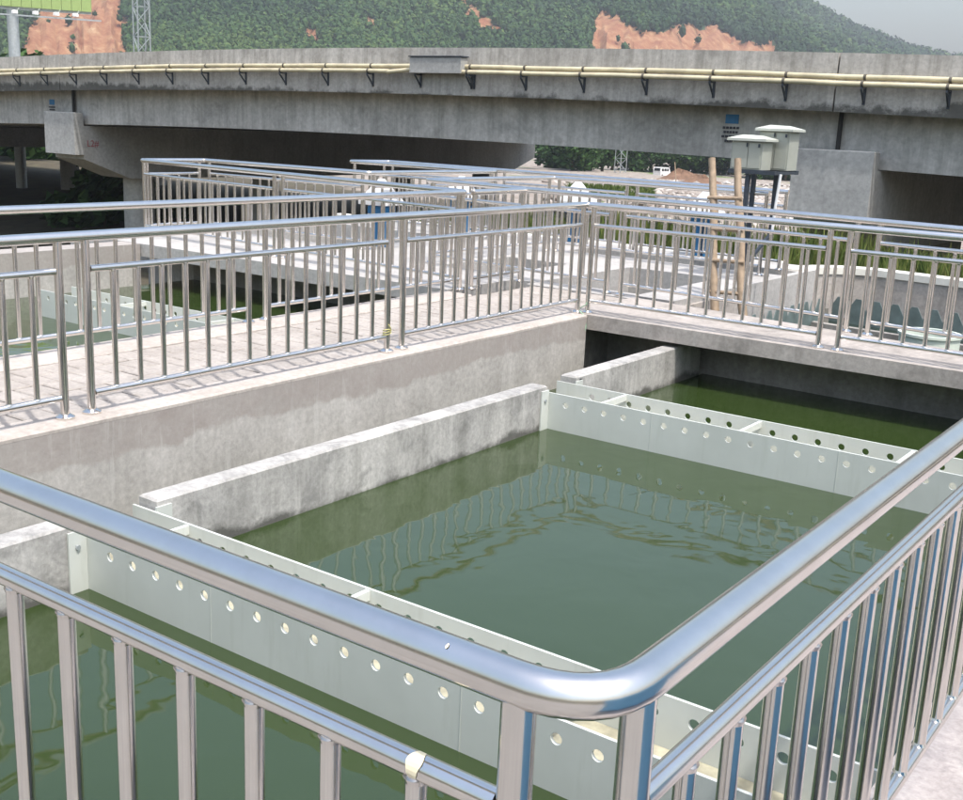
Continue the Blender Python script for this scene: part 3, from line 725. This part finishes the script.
# left basin
tag(MB().box(-7.4, -12, -2.4, -7.0, .1, -.002).build('basin_wall', 'wall_conc'), 'far left concrete basin wall facing the tiled walkway', 'wall')
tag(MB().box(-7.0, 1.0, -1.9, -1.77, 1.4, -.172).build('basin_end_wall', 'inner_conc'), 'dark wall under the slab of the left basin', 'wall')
water(-7.0, -12, -1.74, 1.2, -.56)
# right basin behind the cross slab, with rounded far corner and a white coping
t = thing('basin_wall', 'concrete basin wall with rounded corner and white coping beyond the cross slab', 'wall', (1, 6, -2))
def path_off(pts, d):
    out = []
    for i, p in enumerate(pts):
        a = Vector(pts[max(i-1,0)]); c = Vector(pts[min(i+1,len(pts)-1)]); tg = (c-a).normalized(); out.append((p[0]-tg.y*d, p[1]+tg.x*d))
    return out
arc = [(.35, far_edge(.3)+.02), (.30, 3.2), (.22, 5.4)] + [(.22+.75-.75*math.cos(a), 5.55+.85*math.sin(a)) for a in [R(90)*i/8 for i in range(1, 9)]] + [(2.2, 6.22), (7.5, 5.6)]
for i, (za, zb, o1, o2, mt, nm) in enumerate(((-2, -.075, 0, .24, 'slab_conc', 'wall_face'), (-.073, .02, -.02, .27, 'white_coping', 'coping'))):
    A = path_off(arc, o1); B = path_off(arc, o2); k = len(arc); s0 = 0 if i == 0 else 2
    A, B = A[s0:], B[s0:]; k = len(A)
    vs_ = [(x, y, z) for z in (za, zb) for P_ in (A, B) for x, y in P_]
    fs_ = []
    for j in range(k-1):
        fs_ += [(j, j+1, k+j+1, k+j), (2*k+j, 3*k+j, 3*k+j+1, 2*k+j+1), (j, 2*k+j, 2*k+j+1, j+1), (k+j, k+j+1, 3*k+j+1, 3*k+j)]
    fs_ += [(0, k, 3*k, 2*k), (k-1, 3*k-1, 4*k-1, 2*k-1)]
    MB().add(vs_, fs_).build(nm, mt, t)
water(.3, 1.3, 7.5, 6.4, -.56, 'water_dark')
# notched weir plates
def weir(label, p0, p1, z0, z1, pitch, dep):
    p0, p1 = Vector(p0), Vector(p1); L = (p1-p0).length; d = (p1-p0)/L; nrm = Vector((-d.y, d.x)); t = thing('weir_plate', label, 'weir', (p0.x, p0.y, z0), 'notched weir plates')
    k = int(L/pitch); prof = [(0, z0)]
    poly = []
    for i in range(k):
        a = i*pitch; poly += [(a+.02*pitch, z1-dep), (a+.36*pitch, z1), (a+.66*pitch, z1), (a+.98*pitch, z1-dep)]
    mb = MB()
    for i in range(k):
        q = poly[i*4:i*4+4]; a, c = i*pitch, (i+1)*pitch
        pl = [(a, z0), (c, z0), (c, z1-dep), q[3], q[2], q[1], q[0], (a, z1-dep)]
        mk = lambda off: [(*(p0+d*u+nrm*off), z) for u, z in pl]
        mb.add(mk(0)+mk(.012), [tuple(range(8)), tuple(range(15, 7, -1))]+[(j, 8+j, 8+(j+1)%8, (j+1)%8) for j in range(8)])
    mb.build('plate', 'weir_plate', t); return t
weir('notched dark weir plate along the side of the right basin', (.68, 2.2), (.78, 5.0), -.62, -.24, .22, .14)
weir('notched dark weir plate along the back of the right basin', (.8, 5.06), (6.6, 4.45), -.62, -.23, .245, .14)
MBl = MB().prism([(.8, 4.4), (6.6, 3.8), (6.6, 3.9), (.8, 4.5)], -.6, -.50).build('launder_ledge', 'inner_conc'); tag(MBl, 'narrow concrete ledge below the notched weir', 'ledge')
# pale round tub
t = thing('round_tub', 'pale round tub standing in the water of the right basin', 'tub', (2.42, 3.75, -1))
mb = MB(); K = 40; cx, cy, rr = 2.42, 3.72, .33
rings = [(rr, -1), (rr, -.36), (rr+.02, -.355), (rr+.02, -.325), (rr-.02, -.325), (rr-.02, -.9)]
vs_ = [(cx+r_*math.cos(2*math.pi*i/K), cy+r_*math.sin(2*math.pi*i/K), z) for r_, z in rings for i in range(K)]
mb.add(vs_, [(j*K+i, j*K+(i+1)%K, (j+1)*K+(i+1)%K, (j+1)*K+i) for j in range(len(rings)-1) for i in range(K)]); mb.build('shell', 'tub', t, True)

# ------------------------------------------------------------------ stainless railings
H, HM, HB = 1.05, .86, .123
def cyl_mesh(name, r, z0, z1, k=16):
    me = MB().bar((0,0,z0), (0,0,z1), r, k).mesh(name, True); me.materials.append(MATS['steel']); return me
bl = MB().bar((0,0,HB+.005), (0,0,HM-.005), .0168, 16).bar((0,0,HM-.026), (0,0,HM-.016), .0168, 16, .0205).bar((0,0,HB+.024), (0,0,HB+.015), .0168, 16, .0205)
BAL = bl.mesh('baluster', True); BAL.materials.append(MATS['steel']); POST = cyl_mesh('post', .025, .004, H-.005, 20); 
fl = MB(); fl.bar((0,0,.0), (0,0,.012), .055, 20).bar((0,0,.012), (0,0,.028), .055, 20, .03); FL = fl.mesh('base_flange', True); FL.materials.append(MATS['steel'])
def rail_tube(L, r, k=14): return MB().bar((0,0,0), (L,0,0), r, k)
def fillet(pts, rad):
    out = [Vector(pts[0])]
    for a, p, c in zip(pts, pts[1:], pts[2:]):
        a, p, c = Vector(a), Vector(p), Vector(c); d1 = (a-p).normalized(); d2 = (c-p).normalized()
        for i in range(9):
            t_ = i/8; q1 = p+d1*rad; q2 = p+d2*rad; out.append((1-t_)**2*q1+2*t_*(1-t_)*p+t_*t_*q2)
    return out+[Vector(pts[-1])]
def railing(label, path, panels=None, rad=.06, group='stainless steel railings', ends=(0, 0)):
    """path: plan corners; panels: per segment a list of (start, end) distances from the segment's first corner"""
    x0, y0 = path[0]; t = thing('steel_railing', label, 'railing', (x0, y0, 0), group)
    MB().sweep(fillet([(x, y, H) for x, y in path], rad), .0315, 20).build('handrail', 'steel', t, True)
    for si in range(len(path)-1):
        a, c = Vector(path[si]), Vector(path[si+1]); L = (c-a).length; d = (c-a)/L; ang = math.atan2(d.y, d.x)
        pn = panels[si] if panels and panels[si] else None
        if not pn:
            ia = .1 if si > 0 else .03; ib = .1 if si < len(path)-2 else .03
            k = max(1, round((L-ia-ib+.18)/2.86)); pl = (L-ia-ib-(k-1)*.18)/k
            pn = [(ia+j*(pl+.18), ia+j*(pl+.18)+pl) for j in range(k)]
        for s, e in pn:
            for q in (s, e):
                p = a+d*q; po = link('post', POST, t, (p.x-x0, p.y-y0, 0)); link('base_flange', FL, po, (0, 0, 0))
            for z, nm, r_ in ((HM, 'mid_rail', .020), (HB, 'bottom_rail', .019)):
                me = rail_tube(e-s-.05, r_).mesh(nm, True); me.materials.append(MATS['steel'])
                p = a+d*(s+.025); o = link(nm, me, t, (p.x-x0, p.y-y0, z)); o.rotation_euler = (0, 0, ang)
            k = max(1, round((e-s)/.173)); st = (e-s)/k
            for j in range(1, k):
                p = a+d*(s+j*st); link('baluster', BAL, t, (p.x-x0, p.y-y0, 0))
    return t
# foreground rail: along the near edge, round the bend and away on the right
near = railing('large shiny steel railing in the foreground, bending at the near corner', [(.2, -8.371), (5.022, -8.371), (5.022, -.25)],
        [[(.05, 1.95), (2.13, 4.70)], [(.11, 2.78), (2.96, 5.64), (5.82, 8.07)]], .13)
# round the far side of the green basin
railing('steel railing along the tiled walkway, turning onto the cross slab', [(0, -8.3), (0, 0), (4.96, 0)],
        [[(.06, 2.51), (2.69, 5.37), (5.55, 8.24)], [(.08, 2.41), (2.58, 4.9)]], .05)
railing('steel railing on the far left edge of the tiled walkway, turning left at its end', [(-1.62, -8.4), (-1.66, .25), (-8.0, .95)],
        [[(.06, 2.66), (2.85, 5.54), (5.74, 8.6)], None], .05)
railing('steel railing round the far left well, winding back to the long far side', [(-8.0, .99), (-7.98, 2.07), (-4.78, 2.2), (-4.68, 5.07), (-7.62, 4.92), (-7.5, 5.78), (0, 5.25)], None, .05)
railing('short steel railing across the path beside the walkway corner', [(-1.62, .33), (-1.64, 1.36)], None, .05)
railing('steel railing along the back of the cross slab and round the grey wells', [(.05, 4.45), (-3.25, 4.5), (-3.37, 1.72), (2.42, 1.02), (6.4, .53)],
        [None, None, [(.12, 2.9), (3.08, 5.72)], None], .05)
# sticker pieces on the near rail
mb = MB(); K = 12
def patch(cx_, y, z, r_, a0, a1, ln, seed):
    m_ = MB(); nu, nv = 10, 8; vs_ = []
    for i in range(nu+1):
        for j in range(nv+1):
            u = -1+2*i/nu; v = -1+2*j/nv; sh = math.sqrt(max(0, 1-v*v*.75))*(1+.12*math.sin(seed+5*v))
            a = (a0+a1)/2+(a1-a0)/2*v
            vs_.append((cx_+u*ln*sh, y-r_*math.cos(a), z+r_*math.sin(a)))
    m_.add(vs_, [(i*(nv+1)+j, (i+1)*(nv+1)+j, (i+1)*(nv+1)+j+1, i*(nv+1)+j+1) for i in range(nu) for j in range(nv)]); return m_
patch(4.735, -8.371, HM, .0212, R(-25), R(110), .013, 1).build('sticker', 'sticker', near)
patch(4.79, -8.371, H, .0327, R(48), R(62), .0022, 2).build('sticker', 'sticker', near)
# string at the corner post, yellow tie on a walkway post
sp = [(.06, 0, .16), (.085, -.03, .09), (.03, -.05, .05), (-.02, -.03, .04), (.05, -.09, .02), (.12, -.095, -.02), (.14, -.11, -.12), (.125, -.12, -.2), (.09, -.12, -.25)]
tag(MB().sweep(sp, .005, 6).build('string', 'green_string', None, True), 'thin pale green string hanging from the corner railing post', 'string')
mb = MB()
for k in range(3): mb.sweep([(.032*math.cos(a), -2.93+.032*math.sin(a), .15+.012*k+.01*math.sin(a+k)) for a in [2*math.pi*i/14 for i in range(15)]], .004, 6)
mb.sweep([(.03, -2.93, .17), (.055, -2.95, .2), (.05, -2.97, .23)], .004, 6)
tag(mb.build('wire_tie', 'yellow_tie', None, True), 'yellow tie wound round a walkway railing post', 'tie')

# ------------------------------------------------------------------ ladder, cabinets, hoists
lb = thing('wooden_ladder', 'pale wooden pole ladder standing in the right basin', 'ladder', (.8, 2.1, -1.2))
A0, A1 = Vector((.72, 1.85, -1.2)), Vector((.12, 2.5, 1.50)); B0, B1 = Vector((1.08, 1.85, -1.2)), Vector((.42, 2.5, 1.51))
for p, q, s in ((A0, A1, 1), (B0, B1, 2)):
    MB().sweep([p.lerp(q, i/9)+Vector((.012*math.sin(i*1.9+s), .01*math.cos(i*2.3), 0)) for i in range(10)], lambda i: .052-.0012*i+.003*math.sin(i*2), 12).build('side_pole', 'bamboo', lb, True)
for i in range(7):
    f = .09+i*.125; MB().bar(A0.lerp(A1, f)+Vector((-.05, -.03, 0)), B0.lerp(B1, f)+Vector((.05, -.03, .01)), .022, 8).build('rung', 'bamboo', lb, True)
# meter cabinets on a dark steel stand
st_ = thing('steel_stand', 'dark steel stand on thin posts carrying two cabinets', 'stand', (.2, 4, -.6))
for x, y in ((.04, 3.74), (.13, 4.43), (-.17, 4.43)):
    MB().box(x-.026, y-.026, -1.2, x+.026, y+.026, 1.30).build('post', 'dark_steel', st_)
MB().box(-.21, 3.69, 1.312, .40, 3.77, 1.36).build('cross_member', 'dark_steel', st_); MB().box(-.21, 4.39, 1.312, .40, 4.47, 1.36).build('cross_member', 'dark_steel', st_)
MB().box(-.21, 3.775, 1.315, -.15, 4.385, 1.35).build('side_member', 'dark_steel', st_); MB().box(.34, 3.775, 1.315, .40, 4.385, 1.35).build('side_member', 'dark_steel', st_)
MB().beam((.05, 3.74, .1), (.13, 4.43, .55), .035, .035).build('brace', 'dark_steel', st_)
def cabinet(label, x0, y0, x1, y1, z0, z1):
    t = thing('meter_cabinet', label, 'cabinet', ((x0+x1)/2, (y0+y1)/2, z0), 'meter cabinets')
    MB().bbox(x0, y0, z0, x1, y1, z1, .006).build('body', 'cabinet', t)
    xm = x0+(x1-x0)*.55
    d_ = MB().bbox(x0+.02, y0-.012, z0+.02, xm-.004, y0-.001, z1-.015, .002).build('door', 'cabinet', t)
    MB().bbox(xm+.004, y0-.012, z0+.02, x1-.02, y0-.001, z1-.015, .002).build('door', 'cabinet', t)
    MB().box(xm-.02, y0-.03, z1-.07, xm-.008, y0-.013, z1-.02).build('latch', 'dark_steel', t); MB().box(x1-.05, y0-.03, z1-.07, x1-.03, y0-.013, z1-.03).build('latch', 'dark_steel', t)
    e = .05; r_ = MB(); xc = (x0+x1)/2
    r_.add([(x0-e,y0-e,z1+.001),(x1+e,y0-e,z1+.001),(x1+e,y1+e,z1+.001),(x0-e,y1+e,z1+.001),(x0-e,y0-e,z1+.03),(x1+e,y0-e,z1+.03),(x1+e,y1+e,z1+.03),(x0-e,y1+e,z1+.03),(xc-.08,y0+.02,z1+.075),(xc+.08,y0+.02,z1+.07),(xc+.08,y1-.02,z1+.07),(xc-.08,y1-.02,z1+.075)],
           [(0,3,2,1),(0,1,5,4),(1,2,6,5),(2,3,7,6),(3,0,4,7),(4,5,9,8),(5,6,10,9),(6,7,11,10),(7,4,8,11),(8,9,10,11)]); r_.build('roof_lid', 'cabinet_lid', t)
cabinet('pale grey cabinet in front, lower of the two on the stand', -.19, 3.70, .21, 4.00, 1.362, 1.70)
cabinet('pale grey cabinet behind, taller of the two on the stand', -.01, 4.10, .38, 4.42, 1.362, 1.83)
tag(MB().sweep([(.50, 3.62, 1.33), (.47, 3.62, .9), (.46, 3.61, .3), (.455, 3.6, -.3), (.45, 3.6, -1.0)], .017, 8).build('conduit', 'white_paint', None, True), 'thin white conduit running down beside the cabinet stand', 'conduit')
def hoist(label, x, y, z):
    t = thing('gate_hoist', label, 'gate hoist', (x, y, z), 'gate hoists with white hoods')
    MB().bbox(x-.10, y-.10, z, x+.02, y+.08, z+.46, .01).build('pedestal', 'blue_paint', t); MB().bbox(x+.07, y-.08, z, x+.14, y+.08, z+.46, .01).build('pedestal', 'blue_paint', t)
    MB().bbox(x-.15, y-.12, z+.46, x+.17, y+.12, z+.58, .02).build('gearbox', 'blue_paint', t)
    MB().bar((x+.17, y, z+.52), (x+.25, y, z+.52), .02, 8).build('crank_shaft', 'dark_steel', t, True)
    mb = MB(); s, z0 = .23, z+.59
    mb.add([(x-s,y-s,z0),(x+s,y-s,z0),(x+s,y+s,z0),(x-s,y+s,z0),(x-s,y-s,z0+.05),(x+s,y-s,z0+.05),(x+s,y+s,z0+.05),(x-s,y+s,z0+.05),(x-.03,y-.03,z0+.36),(x+.03,y-.03,z0+.36),(x+.03,y+.03,z0+.36),(x-.03,y+.03,z0+.36)],
           [(0,3,2,1),(0,1,5,4),(1,2,6,5),(2,3,7,6),(3,0,4,7),(4,5,9,8),(5,6,10,9),(6,7,11,10),(7,4,8,11),(8,9,10,11)]); mb.build('hood', 'white_paint', t)
hoist('blue gate hoist with white pointed hood, leftmost of the four', -5.02, 2.75, 0)
hoist('blue gate hoist with white pointed hood, second from the left', -5.27, 4.97, 0)
hoist('blue gate hoist with white pointed hood behind the railing corner', -3.71, 5.95, 0)
hoist('blue gate hoist with white pointed hood beside the ladder', -1.52, 5.95, 0)

# blue box added out of view, right of the frame, for the rails to mirror
t = thing('reflection_box', 'blue box added out of view on the near walkway to be mirrored in the rails', 'reflection box', (6.15, -8.0, 0))
MB().bbox(5.95, -8.7, .05, 6.4, -7.0, 1.1, .02).build('body', 'reflection_blue', t)
for yy in (-8.66, -7.86): MB().bbox(5.935, yy, .1, 5.949, yy+.78, 1.05, .003).build('door', 'reflection_blue', t)
MB().box(5.97, -8.68, 0, 6.38, -7.02, .049).build('plinth', 'dark_steel', t)

# ------------------------------------------------------------------ haze over the valley
hz = MB().box(-2600, -420, -8.5, 1600, 2600, 330).mesh('haze'); hm_ = bpy.data.materials.new('haze'); hm_.use_nodes = True
hn = hm_.node_tree; hn.nodes.clear(); pv = hn.nodes.new('ShaderNodeVolumePrincipled'); om = hn.nodes.new('ShaderNodeOutputMaterial')
pv.inputs['Color'].default_value = (.86, .91, 1, 1); pv.inputs['Density'].default_value = .00030; pv.inputs['Anisotropy'].default_value = .2
hn.links.new(pv.outputs[0], om.inputs['Volume']); hz.materials.append(hm_)
tag(link('haze', hz), 'thin pale haze over the valley', 'haze', kind='stuff')
